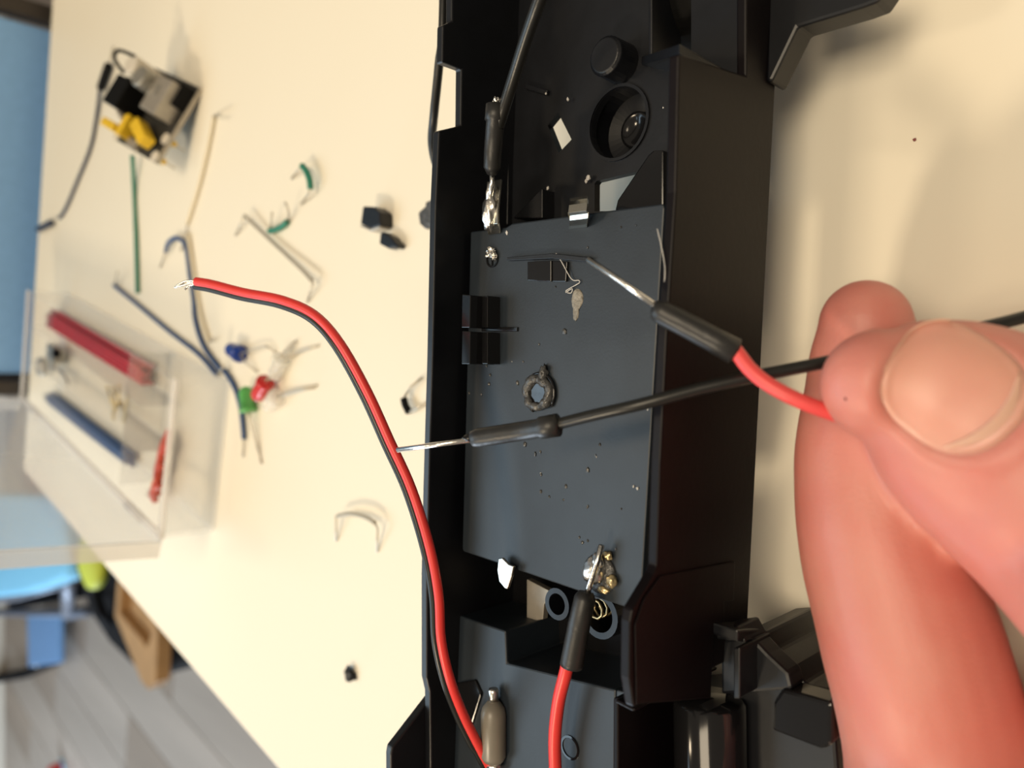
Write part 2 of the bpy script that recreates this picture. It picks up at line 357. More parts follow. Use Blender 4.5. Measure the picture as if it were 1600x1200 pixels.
# wheel opening: inner wall, slanted lip, wheel
mk('wheel_arch_wall', extr([Pc(1013, -400, FZ+2.5), Pc(1019, -400, FZ+2.5), Pc(1019, 97, FZ+2.5), Pc(1013, 97, FZ+2.5)], (0, 0, -9*K)), B, chs, bevel=.2)
p_in, p_out = Pc(1002, 101, FZ), onplane(1061, 84, wn+1.4)
q_mid = Pc(1042, 90, 23)
mk('arch_lip', extr([p_in, q_mid, p_out, Vector((p_out.x, p_out.y, zc(6))), Vector((p_in.x, p_in.y, zc(6)))], U*1.3), B, chs, bevel=.2)
wc = Pc(1105, -2, -5); wr = wc.z
whl = thing('wheel', (wc.x, wc.y, 0), 'black wheel with pale hub seen through the chassis arch at top', 'wheel')
wax = (W*.97+U*.1).normalized()
mk('tyre', lathe(wc, wax, [(4, -5.5), (wr-1, -5.5), (wr, -4), (wr, 4), (wr-1, 5.5), (4, 5.5)], 44), M['rubber'], whl, smooth=False, bevel=.2)
mk('hub', lathe(wc, wax, [(0, -5.0), (3.9, -5.0), (3.9, 5.0), (2, 5.6), (0, 5.6)], 28), B, whl, bevel=.2)
mk('spring_clip', tube([Pc(1124, 97, 4), Pc(1127, 86, 5), Pc(1135, 92, 5), Pc(1144, 98, 4), Pc(1146, 105, 3.5)], .16, 6), M['tin'], chs, smooth=True)
mk('hub_plate', box(Pc(1158, 82, 1), U, W, Z, 3.6, 1.5, 4), M['silver'], chs, bevel=.1)
mk('arch_window', box(Pc(1024, 50, 2), U, W, Z, 8.6, 1.3, 5), M['silver'], chs, bevel=.1)
# lower arm reaching out at the top right
mk('axle_arm', prism(((1202, -70), (1420, -70), (1372, 2), (1345, 12), (1246, 42), (1205, 128), (1196, 128)), 3, -2.5), B, chs, bevel=.5)
# the raised cover plate
plate = mk('cover_plate', prism(((735, 362), (790, 355), (800, 349), (1036, 318), (1038, 325), (1001, 952), (996, 956), (724, 862), (722, 858)), 20, 7), PL, chs, bevel=.35)
def pad(name, pix, z1, z0, m, bev=.12, parent=plate): return mk(name, prism(pix, z1, z0), m, parent, bevel=bev)
mark = Pc(770, 405, 20)
mk('polarity_ring', lathe(mark, Z, [(1.15, -.2), (1.15, .22), (1.4, .22), (1.4, -.2), (1.15, -.2)], 28), M['gloss'], plate)
mk('polarity_bar', box(mark-U*.75+Z*.05, U, W, Z, 1.2, .22, .35), M['gloss'], plate)
mk('solder_crumb', join(blob(mark+U*1.1-W*-.1+Z*.5, .7, .9, .5, amp=.5, freq=1.6, seed=2), blob(mark+U*.4-W*.8+Z*.4, .6, .45, .4, amp=.4, freq=2, seed=5)), M['solder'], plate)
for ya, yb in ((460, 512), (517, 569)):      # two upright catches on the far edge of the plate
    tabo = mk('catch', extr([Pc(735, ya+1, 26.2), Pc(722, ya, 26.2), Pc(721, yb, 26.2), Pc(734, yb, 26.2)], (0, 0, -8)), M['gloss'], plate, bevel=.12)
    a1 = Pc(762, ya+2, 23.2); a2 = Pc(762, yb, 23.2)
    mk('catch_step', extr([a1, a2, a2+W*2.2, a1+W*2.2], (0, 0, -5)), M['gloss'], tabo, bevel=.12)
mk('catch_shadow', prism(((752, 511), (808, 511), (808, 518), (752, 518)), 20.35, 19), M['gloss'], plate, bevel=.08)  # thin black strip standing in for the shadow the catches throw
mk('slot_fin', prism(((792, 402), (862, 396), (920, 402), (916, 409), (862, 404), (792, 407)), 21.2, 19), B, plate, bevel=.08)
mk('slot_block', prism(((824, 409), (861, 407), (861, 440), (824, 438)), 20.9, 19), M['gloss'], plate, bevel=.1)
mk('slot_block', prism(((862, 407), (886, 409), (884, 440), (862, 440)), 20.6, 19), M['gloss'], plate, bevel=.1)
# melted screw post
cr = Pc(843, 614, 20); rng = []
for k in range(36):
    an = 2*math.pi*k/36; rr = 2.1+.35*noise.noise(Vector((math.cos(an)*1.6, math.sin(an)*1.6, 3)))
    rng.append((cr+U*(rr*math.cos(an)*1.05)+W*(rr*math.sin(an)*1.1)+Z*(.5+.4*noise.noise(Vector((math.cos(an)*2, math.sin(an)*2, 9))))))
crater = mk('melted_post', tube(rng+[rng[0]], [.75+.3*noise.noise(p*1.3) for p in rng]+[.75], 9), M['char'], plate, smooth=True)
mk('post_hole', lathe(cr+Z*.1, Z, [(1.6, 0), (1.5, .35), (0, .3)], 20), M['gloss'], crater)
mk('post_ring', tube([cr+U*(3.1*math.cos(q))+W*(3.1*math.sin(q)-.3)+Z*.3 for q in [k*math.pi/12-2.2 for k in range(20)]], .28, 7), M['gloss'], crater, smooth=True)
mk('post_spur', blob(Pc(850, 584, 20.5), 1.3, .7, .8, amp=.35, freq=1.5, seed=8), M['char'], crater, smooth=True)
mk('glue_spot', join(blob(Pc(902, 468, 20), 1.6, 1.15, .22, U, W, Z, amp=.12, freq=2, seed=3), blob(Pc(900, 488, 20), 1.3, .6, .2, U, W, Z, amp=.12, freq=2, seed=4)), M['residue'], plate, smooth=True)
mk('fibre', tube(cat([Pc(869, 396, 20.4), Pc(878, 410, 21), Pc(893, 436, 20.4), Pc(904, 438, 20.3), Pc(905, 442, 20.3), Pc(893, 449, 20.3), Pc(884, 455, 20.2), Pc(892, 458, 20.2), Pc(894, 451, 20.4), Pc(884, 457, 20.4)], 5), .075, 5), M['fibre'], plate)
mk('fibre', tube(cat([Pc(1027, 358, 27.8), Pc(1033, 383, 28.2), Pc(1039, 420, 28.1), Pc(1037, 450, 27.8)], 5), .07, 5), M['fibre'], plate)
crumbs = []
for k, (x, y, r) in enumerate([(882, 517, .55), (808, 598, .5), (820, 694, .55), (836, 710, .35), (844, 706, .3), (733, 614, .3), (752, 616, .3), (764, 600, .4), (766, 586, .3), (760, 572, .3), (918, 734, .4), (884, 760, .4), (845, 768, .35), (858, 776, .2), (880, 781, .2), (918, 792, .25), (918, 845, .25), (910, 848, .3), (937, 695, .25), (930, 712, .22), (817, 565, .22), (842, 538, .2), (970, 355, .2), (993, 352, .2), (918, 387, .25), (970, 795, .2), (845, 742, .3), (868, 448, .2), (962, 858, .2), (905, 840, .22)]):
    crumbs.append(blob(Pc(x, y, 20.05), r, r*.8, r*.5, amp=.4, freq=1.5, sub=1, seed=k))
tag(mk('shavings', join(*crumbs), M['char'], plate), kind='stuff')
pale = [blob(Pc(x, y, z), r, r*.7, r*.5, amp=.4, freq=1.5, sub=1, seed=k+50) for k, (x, y, r, z) in enumerate([(792, 364, .4, 20), (919, 278, .6, 9), (915, 283, .4, 9), (856, 294, .35, 9.5), (1012, 640, .15, 20), (932, 714, .15, 20), (800, 565, .12, 20), (845, 740, .2, 20), (990, 760, .25, 20.1), (996, 763, .25, 20.1), (881, 781, .12, 20), (1036, 168, .14, 9), (887, 155, .3, 9), (853, 146, .25, 9)])]
tag(mk('pale_shavings', join(*pale), M['fibre'], plate), kind='stuff')
# metal contacts on the plate
def strip(px, z, wd, th, m, name, parent, bev=.05):
    pts = [Pc(x, y, zz) for (x, y), zz in zip(px, z)]; pth, fr = frames(pts, Z)
    V = []; Fc = []
    for p, f in zip(pth, fr):
        up = f[0].cross(W).normalized(); up = -up if up.dot(U) < -.3 or (abs(up.dot(U)) <= .3 and up.z < 0) else up
        for a, b in ((-1, 0), (1, 0), (1, 1), (-1, 1)): V.append(p+W*(a*wd/2)+up*(b*th))
    n = len(pth)
    for i in range(n-1):
        for k in range(4): Fc.append((i*4+k, i*4+(k+1) % 4, i*4+4+(k+1) % 4, i*4+4+k))
    Fc += [(3, 2, 1, 0), tuple(range(4*n-4, 4*n))]
    return mk(name, (V, Fc), m, parent, bevel=bev)
ct1 = strip([(904, 312), (904.5, 313), (905, 316), (905, 322), (904.5, 332), (904, 343), (903, 352), (903, 357)], [15, 18, 20.6, 22.2, 22.9, 22.4, 21.2, 20.1], 3.5, .4, M['clip'], 'contact_strip', chs)
ct2 = strip([(776, 284), (774, 300), (771, 330), (771, 350), (772, 366)], [19, 20.5, 21.5, 21.8, 20.3], 2.8, .4, M['clip'], 'contact_strip', chs)
mk('solder_joint', join(blob(Pc(765, 332, 22), 2.9, 1.35, 1.0, U, W, Z, amp=.22, freq=1.3, seed=11), blob(Pc(768, 305, 21.6), 2.6, .9, .9, U, W, Z, amp=.25, freq=1.5, seed=12)), M['solder'], ct2, smooth=True)
ct3 = mk('contact_tab', extr([Pc(x, y, 21) for x, y in ((782, 872), (788, 871), (798, 881), (806, 884), (803, 899), (796, 920), (792, 919), (783, 908), (780, 890))], (0, 0, .5)), M['clip'], chs, bevel=.15)
ct4 = mk('contact_pad', lathe(Pc(938, 896, 20), Z, [(2.9, 0), (2.9, .25), (2.4, .5), (0, .5)], 24), M['char'], chs, smooth=True)
mk('solder_joint', join(blob(Pc(928, 891, 21), 2.1, 1.75, 1.4, U, W, Z, amp=.12, freq=1.2, seed=21), blob(Pc(934, 878, 21.2), 1.5, .9, .8, U, W, Z, amp=.15, freq=1.2, seed=22)), M['solder'], ct4, smooth=True)
mk('solder_splash', join(blob(Pc(956, 908, 20.6), .9, .8, .6, U, W, Z, amp=.2, seed=23), blob(Pc(943, 922, 20.6), .5, .9, .5, U, W, Z, amp=.2, seed=24), blob(Pc(949, 868, 20.6), .55, .8, .4, U, W, Z, amp=.3, seed=25)), M['gold'], ct4, smooth=True)
# pit below the plate: floor, two tubes, grey scrap; then the raised shelf
mk('pit_floor', prism(((690, 600), (1075, 600), (1040, 1140), (690, 1140)), 3, 1.5), M['gloss'], chs)
def ringtube(px, py, z, ro, ri, h): return lathe(Pc(px, py, z)-Z*h, Z, [(ri, 0), (ro, 0), (ro, h), (ri, h), (ri, 0)], 26)
mk('screw_tube', ringtube(870, 944, 14, 2.6, 1.75, 9), B, chs)
mk('screw_tube', ringtube(936, 962, 14, 3.6, 2.6, 9), B, chs)
mk('contact_spring', tube([Pc(938, 948, 12)+U*(1.6*math.cos(k*.7))+W*(1.6*math.sin(k*.7))+Z*(k*.14-2) for k in range(30)], .22, 6), M['gold'], chs, smooth=True)
mk('inner_plate', prism(((823, 905), (862, 925), (850, 945), (848, 968), (823, 972)), 9, 7.5), M['silver'], chs, bevel=.1)
shelf = mk('shelf', prism(((672, 946), (700, 956), (790, 986), (792, 1036), (850, 1050), (962, 1078), (958, 1470), (680, 1470)), 18, 2), PL, chs, bevel=.3)
mk('shelf_extension', prism(((963, 1078), (988, 1084), (985, 1100), (962, 1100)), 18, 2), PL, shelf, bevel=.2)
mk('moulded_ring', lathe(Pc(891, 1168, 18), Z, [(1.5, -.1), (1.5, .16), (1.85, .16), (1.85, -.1)], 22), M['gloss'], shelf)
mk('recess_edge', prism(((700, 1070), (742, 1062), (752, 1085), (735, 1140), (705, 1130)), 18.5, 17), M['gloss'], shelf, bevel=.3)
mk('end_wall', prism(((958, 1090), (966, 1090), (966, 1470), (956, 1470)), 22, 0), WL, chs, bevel=.25)
mk('end_wall_hook', prism(((962, 1092), (992, 1108), (990, 1113), (960, 1098)), 26, 2), WL, chs, bevel=.25)
mk('end_panel', extr([onplane(x, y, wf+1.5) for x, y in ((681, 1079), (613, 1168), (611, 1180), (611, 1470), (790, 1470), (752, 1205), (720, 1140), (700, 1079))], W*1.6), B, chs, bevel=.3)
# suspension block at lower right
blk = mk('suspension_base', prism(((985, 1110), (1000, 1100), (1130, 1090), (1150, 1030), (1160, 988), (1196, 986), (1206, 1020), (1238, 1042), (1260, 1070), (1296, 1077), (1304, 1140), (1330, 1470), (962, 1470), (960, 1120)), 3.5, -LIFT/K), B, chs, bevel=.5)
mk('suspension_step', prism(((1126, 1000), (1172, 992), (1200, 1022), (1232, 1052), (1238, 1078), (1126, 1086)), 7.5, 3), B, blk, bevel=.5)
mk('suspension_block', prism(((1208, 1096), (1222, 1076), (1300, 1098), (1300, 1164), (1284, 1172), (1206, 1142)), 8, 3), M['gloss'], blk, bevel=.5)
mk('suspension_fin', prism(((1146, 1012), (1156, 1012), (1156, 1092), (1146, 1092)), 13, 3), B, blk, bevel=.2)
mk('suspension_clip', prism(((1108, 984), (1152, 978), (1166, 1004), (1112, 998)), 10, 3), B, blk, bevel=.3)
cyl_a, cyl_b = Pc(1108, 1088, 7), Pc(1112, 1330, 7)
mk('shock_barrel', lathe(cyl_a, (cyl_b-cyl_a).normalized(), [(0, 0), (4.6, .2), (5.2, .8), (5.2, 40), (0, 40)], 40), M['gloss'], blk, smooth=True, bevel=0)
u_bot = Pc(860, 1470, 18).dot(U)
mk('end_wall', extr([uw(u_bot-1.5, wf+1.6, 24), uw(u_bot, wf+1.6, 24), uw(u_bot, wn, 24), uw(u_bot-1.5, wn, 24)], (0, 0, zc(2)-zc(24))), B, chs, bevel=.25)
# bulb-like clouded tube by the shelf
ta, tbp = Pc(771, 1100, 19.5), Pc(771, 1190, 19.5); dt = (tbp-ta).normalized(); lt = (tbp-ta).length
ft = mk('fuse_body', lathe(ta, dt, [(0, -.6), (1.0, -.5), (1.9, .6), (2.15, 1.6), (2.15, lt-1), (1.7, lt-.2), (0, lt)], 24), M['cream'], chs, smooth=True)
mk('fuse_pin', lathe(ta-dt*2.6, dt, [(.75, 0), (.85, .3), (.85, 2), (0, 2.2)], 14), M['solder'], ft, smooth=True)
mk('fuse_solder', blob(tbp+dt*.8, 1.2, 1.4, .9, amp=.3, freq=1.4, seed=31), M['solder'], ft, smooth=True)

# ---------------------------------------------------------------- wires
def wire(name, label, catg, pts, r, m, org=None, parts=None, n=8, sub=6):
    pth = [Vector(p) for p in cat(pts, sub)]
    o = thing(name, org or min(pth, key=lambda q: q.z), label, catg)
    mk('insulation', tube(pth, r, n), m, o, smooth=True)
    return o
cab = wire('black_cable', 'thin black cable running outside the far chassis wall at top', 'cable', [Pc(696, -400, 18), Pc(693, 10, 18), Pc(686, 100, 17), Pc(678, 180, 15), Pc(675, 225, 12), Pc(684, 262, 9), Pc(705, 275, 7)], .85, M['blackwire'])
# upper black lead with sleeve soldered to the contact
bl = wire('black_lead', 'black lead with sleeve soldered to the upper plate contact', 'wire', [Pc(985, -330, 16), Pc(925, -200, 24), Pc(880, -100, 29), Pc(845, -5, 28), Pc(822, 60, 26), Pc(803, 120, 24), Pc(789, 165, 23), Pc(778, 200, 23)], 1.0, M['blackwire'], n=12)
sl = mk('sleeve', tube([Pc(776, 164, 23.2), Pc(775, 180, 23.2), Pc(774, 189, 23.2), Pc(774, 190, 23.2), Pc(770, 240, 23), Pc(769, 262, 23), Pc(768, 272, 22.6)], [1.75, 1.75, 1.75, 1.5, 1.45, 1.4, .8], 16), M['sleeve'], bl, smooth=True)
mk('bare_tip', tube([Pc(768, 268, 22.6), Pc(769, 285, 22.4), Pc(766, 312, 22.2)], .42, 8), M['tin'], bl, smooth=True)
mk('solder_speck', blob(Pc(776, 162, 24), .9, .6, .7, amp=.4, freq=1.5, seed=41), M['solder'], bl)
# lower red lead
rl = wire('red_lead', 'red lead with black sleeve soldered to the lower plate contact', 'wire', [Pc(872, 1330, 21), Pc(868, 1210, 21), Pc(867, 1150, 21.5), Pc(873, 1095, 22), Pc(884, 1050, 22.5), Pc(890, 1020, 22.5)], 1.0, M['redwire'], n=12)
mk('sleeve', tube([Pc(893, 1040, 22.6), Pc(894, 1034, 22.6), Pc(905, 975, 23), Pc(914, 935, 23), Pc(916, 925, 22.8)], [1.75, 1.75, 1.65, 1.6, 1.1], 16), M['sleeve'], rl, smooth=True)
mk('bare_tip', tube([Pc(917, 930, 22.8), Pc(921, 915, 22.6), Pc(932, 882, 22.2), Pc(940, 852, 22)], .45, 8), M['tin'], rl, smooth=True)
# twin lead hanging in the air: red beside black
mid = [(806, 1290, 132), (770, 1215, 131), (752, 1180, 128.5), (722, 1120, 126), (700, 1062, 123), (686, 1000, 121.5), (682, 930, 121), (668, 855, 121), (640, 765, 121.5), (606, 690, 122), (572, 615, 123), (530, 540, 124), (490, 495, 126), (440, 472, 128), (380, 460, 131), (330, 447, 133), (306, 443, 134)]
mid = cat(mid, 6); pr, pb = [], []
for i, (x, y, t) in enumerate(mid):
    x2, y2, _ = mid[min(i+1, len(mid)-1)]; x1, y1, _ = mid[max(i-1, 0)]
    d = Vector((x2-x1, y2-y1)).normalized(); nx, ny = -d.y, d.x           # towards the photo's lower left of the path
    if nx > 0 and ny < 0: nx, ny = -nx, -ny
    k = i/len(mid); e = .70*F/t; de = .35+.35*k; la_ = math.sqrt(1-de*de)
    if k < .14: la_ *= .6
    pr.append(D(x-nx*e*.5, y-ny*e*.5, t)); pb.append(D(x+nx*e*la_*.85, y+ny*e*la_*.85, t+.95*de*1.6))
tw = thing('twin_lead', pr[2], 'red and black twin lead curving up from the chassis, stripped end', 'wire')
mk('red_insulation', tube(pr, .78, 12), M['redwire'], tw, smooth=True)
mk('black_insulation', tube(pb, .72, 12), M['blackwire'], tw, smooth=True)
for k, (x, y, dy) in enumerate(((276, 447, -2), (273, 449, 1), (284, 443, -1), (288, 453, 3), (295, 449, 4), (280, 445, 0))):
    mk('copper_strand', tube(cat([pr[-3], D(300, 441+dy, 134), D((x+300)/2, 442+dy+k % 2*3, 134+k*.1), D(x, y, 134.2)], 4), .2, 6), M['tin'], tw, smooth=True)
# black lead held in the hand
bh_pts = [(870, 663, 100), (930, 648, 96.5), (1000, 632, 93.5), (1090, 608, 92), (1170, 590, 91), (1230, 578, 90.5), (1285, 567, 90), (1400, 542, 90), (1500, 519, 90), (1560, 506, 90), (1620, 490, 90), (1720, 460, 89)]
bh = thing('black_lead', D(870, 663, 100), 'black lead pinched in the fingers, sleeved bare tip over the plate', 'wire')
mk('insulation', tube([D(*p) for p in cat(bh_pts, 5)], .76, 12), M['blackwire'], bh, smooth=True)
shr = mk('sleeve', tube([D(*p) for p in ((734, 687, 106), (738, 686, 106), (748, 684, 105.6), (800, 676, 103.2), (843, 669, 101.2), (845, 668.6, 101.1), (872, 664, 100), (873, 664, 100))], [.6, 1.1, 1.32, 1.3, 1.28, 1.5, 1.54, .9], 18), M['sleeve'], bh, smooth=False, bevel=0)
for p in shr.data.polygons: p.use_smooth = True
mk('bare_tip', tube([D(*p) for p in ((621, 703, 111), (680, 695, 108.5), (738, 687, 106))], .38, 8), M['tin'], bh, smooth=True)
mk('solder_tail', blob(D(731, 685, 106), .5, .8, .6, amp=.3, seed=45), M['gloss'], bh, smooth=True)
# red lead held in the hand
rh_pts = [(1132, 530, 90.5), (1150, 549, 90), (1172, 577, 89), (1200, 600, 88), (1240, 622, 87), (1290, 642, 86.5), (1350, 660, 87), (1420, 668, 88), (1480, 670, 89)]
rh = thing('red_lead', D(1100, 515, 91), 'coral red lead pinched under the thumb, black sleeve and bare tip', 'wire')
mk('insulation', tube([D(*p) for p in cat(rh_pts, 6)], .90, 12), M['redhand'], rh, smooth=True)
sh2 = mk('sleeve', tube([D(*p) for p in ((1018, 482, 92.6), (1022, 483, 92.6), (1034, 488, 92.5), (1080, 512, 91.8), (1115, 531, 91), (1148, 549, 90.2), (1150, 550, 90.2))], [(.5), 1.15, 1.45, 1.5, 1.5, 1.6, 1.1], 18), M['sleeve'], rh, smooth=True)
mk('bare_tip', tube([D(*p) for p in ((919, 405, 97), (975, 443, 94.6), (1026, 479, 92.6))], .38, 8), M['tin'], rh, smooth=True)

# ---------------------------------------------------------------- the hand: one skin, nail as part
def loft(pts, ref, n=24, sub=6):             # pts: (x, y, z, r_ref, r_side)
    c = cat(pts, sub); return tube([Vector(p[:3]) for p in c], [(p[3], p[4]) for p in c], n, ref, True)
def dp(px, py, t, a, b=None): return (*D(px, py, t), a, b if b else a)
toC = (-ray(1450, 620)).normalized()
thumb = loft([dp(1372, 600, 85, 5.2, 6.3), dp(1420, 614, 85, 6.4, 8.9), dp(1480, 643, 84.5, 7.2, 10.8), dp(1545, 685, 83.5, 8.0, 11.8), dp(1620, 742, 82, 9.2, 12.4), dp(1720, 830, 79, 10.2, 12.6), (-24, 4, 26, 11, 12.5), (-40, -8, 26, 13, 13), (-62, -16, 28, 17, 16), (-88, -22, 32, 18, 20)], toC)
index = loft([dp(1353, 507, 97, 5.7), dp(1354, 545, 97.5, 6.7), dp(1354, 600, 98.5, 7.4), dp(1352, 720, 99, 8.7), dp(1373, 850, 97.5, 9.7), dp(1420, 1000, 95.5, 10.6), dp(1466, 1200, 94, 10.8), (-62, 26, 26, 11, 11), (-80, 20, 31, 13, 13)], toC)
midf = loft([(-22, 8, 13, 6.5, 6.5), (-30, 11, 13, 7.5, 7.5), (-52, 12, 13, 8.6, 8.6), (-76, 8, 22, 10, 10), (-86, 4, 30, 12, 12)], toC)
ringf = loft([(-30, -8, 11, 6.5, 6.5), (-38, -6, 11, 7.3, 7.3), (-58, -5, 12, 8.2, 8.2), (-78, -6, 22, 10, 10), (-88, -8, 30, 12, 12)], toC)
lit = loft([(-42, -22, 10, 5.5, 5.5), (-50, -21, 10, 6.2, 6.2), (-66, -20, 12, 7, 7), (-82, -20, 22, 9, 9), (-92, -22, 30, 11, 11)], toC)
palm = loft([(-78, 10, 32, 11, 16), (-92, 0, 33, 14, 30), (-112, -10, 34, 16, 34), (-134, -20, 36, 17, 30), (-152, -28, 38, 18, 26), (-185, -42, 40, 21, 27), (-260, -75, 44, 27, 33)], Z)
hv, hf = join(thumb, index, midf, ringf, lit, palm)
horg = D(1470, 640, 86)
tmp = mk('tmp_hand', (hv, hf), M['skin'], org=horg)
md = tmp.modifiers.new('r', 'REMESH'); md.mode = 'VOXEL'; md.voxel_size = .0006
m2 = tmp.modifiers.new('s', 'SMOOTH'); m2.iterations = 14; m2.factor = .5
dg = bpy.context.evaluated_depsgraph_get(); hm = bpy.data.meshes.new_from_object(tmp.evaluated_get(dg)); bpy.data.objects.remove(tmp)
# thumb frame on the nail
nc = D(1488, 606, 79)                        # nail middle
tax = (D(1400, 540, 84.3)-D(1540, 655, 83.5)).normalized()     # towards the tip
nn = (toC-tax*toC.dot(tax)).normalized(); nn = (nn*.97+(Vector((1, 0, 0))*.14)).normalized(); nn = (nn-tax*nn.dot(tax)).normalized()
sd = nn.cross(tax)
NL, NW = 6.4, 6.3                             # half length, half width
def sstep(a, b, x):
    x = min(1, max(0, (x-a)/(b-a))); return x*x*(3-2*x)
def nailq(a, b):                             # superellipse distance of the nail outline, 1 on the rim
    return (abs(a/NL)**2.6+abs(b/NW)**2.6)**(1/2.6)
nrm = [v.normal.copy() for v in hm.vertices]
for v, vn in zip(hm.vertices, nrm):
    p = v.co/S+horg; q = p-nc; a, b, c = q.dot(tax), q.dot(sd), q.dot(nn)
    if abs(a) < 14 and abs(b) < 13 and c > -8:
        r = nailq(a, b)
        fa_ = max(0, vn.dot(nn))
        dz = -.55*(1-sstep(.90, 1.06, r)) + .30*math.exp(-((r-1.2)/.15)**2)
        v.co += nn*(dz*fa_*S)
    w2 = noise.noise(p*.16)*.12
    v.co += vn*(w2*S)
for p in hm.polygons: p.use_smooth = True
hm.materials.clear(); hm.materials.append(M['skin'])
hand = link('hand', hm, None, horg)
tag(hand, 'bare hand pinching two leads between thumb and forefinger at right', 'hand')
# nail: fitted on the skin by looking up the skin height
from mathutils.bvhtree import BVHTree
bv = BVHTree.FromPolygons([v.co for v in hm.vertices], [tuple(p.vertices) for p in hm.polygons])
hmin = -9.0
def skin_h(a, b):
    o = (nc+tax*a+sd*b+nn*20-horg)*S
    h = bv.ray_cast(o, -nn)
    return max(20-h[3]/S, hmin) if h[0] else hmin
NV, NF = [], []; R_, A_n = 10, 40
hc = skin_h(0, 0); hmin = hc-3.6
def nh(a, b): return skin_h(a, b)
for i in range(R_+1):
    for k in range(A_n):
        an = 2*math.pi*k/A_n; ca, sa = math.cos(an), math.sin(an)
        rr = 1/((abs(ca)**2.6+abs(sa)**2.6)**(1/2.6))*i/R_*.985
        a, b = rr*ca*NL, rr*sa*NW
        NV.append(nc+tax*a+sd*b+nn*(nh(a, b)+.34-.30*(i/R_)**5))
for i in range(R_):
    for k in range(A_n):
        NF.append((i*A_n+k, i*A_n+(k+1) % A_n, (i+1)*A_n+(k+1) % A_n, (i+1)*A_n+k))
bot = len(NV); NV += [v-nn*.6 for v in NV[R_*A_n:]]
for k in range(A_n): NF.append((R_*A_n+k, R_*A_n+(k+1) % A_n, bot+(k+1) % A_n, bot+k))
nail = mk('thumbnail', (NV, NF), M['nail'], hand, smooth=True, weld=True, org=horg)
tag(nail, 'short pink thumbnail')
lun = []
for k in range(15):
    b = -5.2+10.4*k/14; a = -4.9+.10*b*b*.6
    lun.append(nc+tax*a+sd*b+nn*(nh(a, b)+.315))
mk('nail_moon', tube(lun, [(.06, .7*math.sin(math.pi*(k+.6)/15.2)+.05) for k in range(15)], 8, nn), M['nailrim'], nail, smooth=True, org=horg)
rimp = []
for k in range(25):
    an = math.radians(-55+110*k/24); ca, sa = math.cos(an), math.sin(an); rr = 1/((abs(ca)**2.6+abs(sa)**2.6)**(1/2.6))
    a, b = rr*ca*NL, rr*sa*NW; rimp.append(nc+tax*a+sd*b+nn*(nh(a*.95, b*.95)+.12))
mk('free_edge', tube(rimp, (.11), 6), M['nailrim'], nail, smooth=True, org=horg)

hp = bv.ray_cast((EYE-horg)*S, ray(1321, 623).normalized())
mk('mole', blob(hp[0]/S+horg, .22, .16, .12, sub=1), M['nick'], hand, org=horg)
# ---------------------------------------------------------------- loose parts on the table
def T(px, py, z=.8): return P(px, py, z)
def jumper(name, label, pts, r, m, tips=(), group=None, pinr=.32, zz=.8):
    o = thing(name, T(*pts[len(pts)//2][:2], 0), label, 'wire', group)
    mk('insulation', tube(cat([T(p[0], p[1], p[2] if len(p) > 2 else zz) for p in pts], 6), r, 8), m, o, smooth=True)
    for tp in tips: mk('pin', tube([T(p[0], p[1], p[2] if len(p) > 2 else .6) for p in tp], pinr, 6), M['pin'], o, smooth=True)
    return o
nj = jumper('jumper_wire', 'dark navy jumper wire with black sleeve ends beside the blue panel', [(157, 134, 2.2), (150, 190, 1), (141, 232, 1), (120, 285, 1), (103, 325, 1), (92, 341, 1.4)], .85, M['navy'], [[(177, 72, 1), (170, 105, 2.2)]])
mk('sleeve', tube([T(169, 104, 2.4), T(158, 136, 2.4)], 1.9, 10, round_ends=True), M['rubber'], nj, smooth=True)
mk('sleeve', tube([T(80, 348, 2), T(60, 358, 2)], 1.7, 10, round_ends=True), M['navy'], nj, smooth=True)
jumper('jumper_wire', 'straight green jumper wire running down from the circuit board', [(207, 243, 4), (210, 300, 1), (213, 380, 1), (215, 458, 1)], .95, M['green'], zz=1)
jumper('jumper_wire', 'blue jumper wire with a hooked end under the twin lead tip', [(259, 394, 2), (263, 380, 2), (273, 372, 2), (284, 375, 2), (291, 388, 1.5), (296, 425, 1), (302, 465, 1), (305, 500, 1), (318, 540, 1), (345, 578, 1)], .85, M['blue'], [[(258, 395, 1.5), (250, 418, .6)], [(345, 578, 1), (340, 590, .6)]], zz=1)
jumper('jumper_wire', 'straight blue jumper wire slanting along the clear case', [(178, 446, 1.2), (215, 476, 1), (265, 518, 1), (310, 553, 1), (339, 586, 1)], .85, M['blue'], [[(179, 447, 1.2), (184, 424, 5)], [(339, 586, 1), (350, 572, 3)]], zz=1)
jumper('jumper_wire', 'short curved blue jumper wire beside the green LED', [(350, 578, 1.2), (365, 602, 1), (375, 632, 1), (379, 660, 1), (381, 686, 1)], .85, M['blue'], [[(381, 686, 1), (379, 714, .6)]], zz=1)
jumper('jumper_wire', 'long ivory jumper wire lying right of the circuit board', [(334, 182, 1), (325, 230, 1), (312, 285, 1), (300, 325, 1), (292, 350, 1)], .75, M['ivory'], [[(334, 181, 1), (345, 178, 4)], [(292, 350, 1), (292, 362, .6)], [(292, 362, .6), (282, 392, .5)]], zz=.8)
jumper('jumper_wire', 'long ivory jumper wire beside the hooked blue wire', [(293, 364, 1), (303, 430, .9), (313, 490, .9), (326, 534, .9)], .65, M['ivory'], [[(326, 534, .9), (334, 528, 2)]], zz=.8)
jumper('jumper_wire', 'short green jumper staple nearest the black chassis, upper one', [(472, 259, 3), (479, 268, 3), (484, 282, 3), (485, 295, 3)], .95, M['green'], [[(472, 259, 3), (455, 279, .5)], [(485, 295, 3), (480, 306, 2), (470, 319, .5)]])
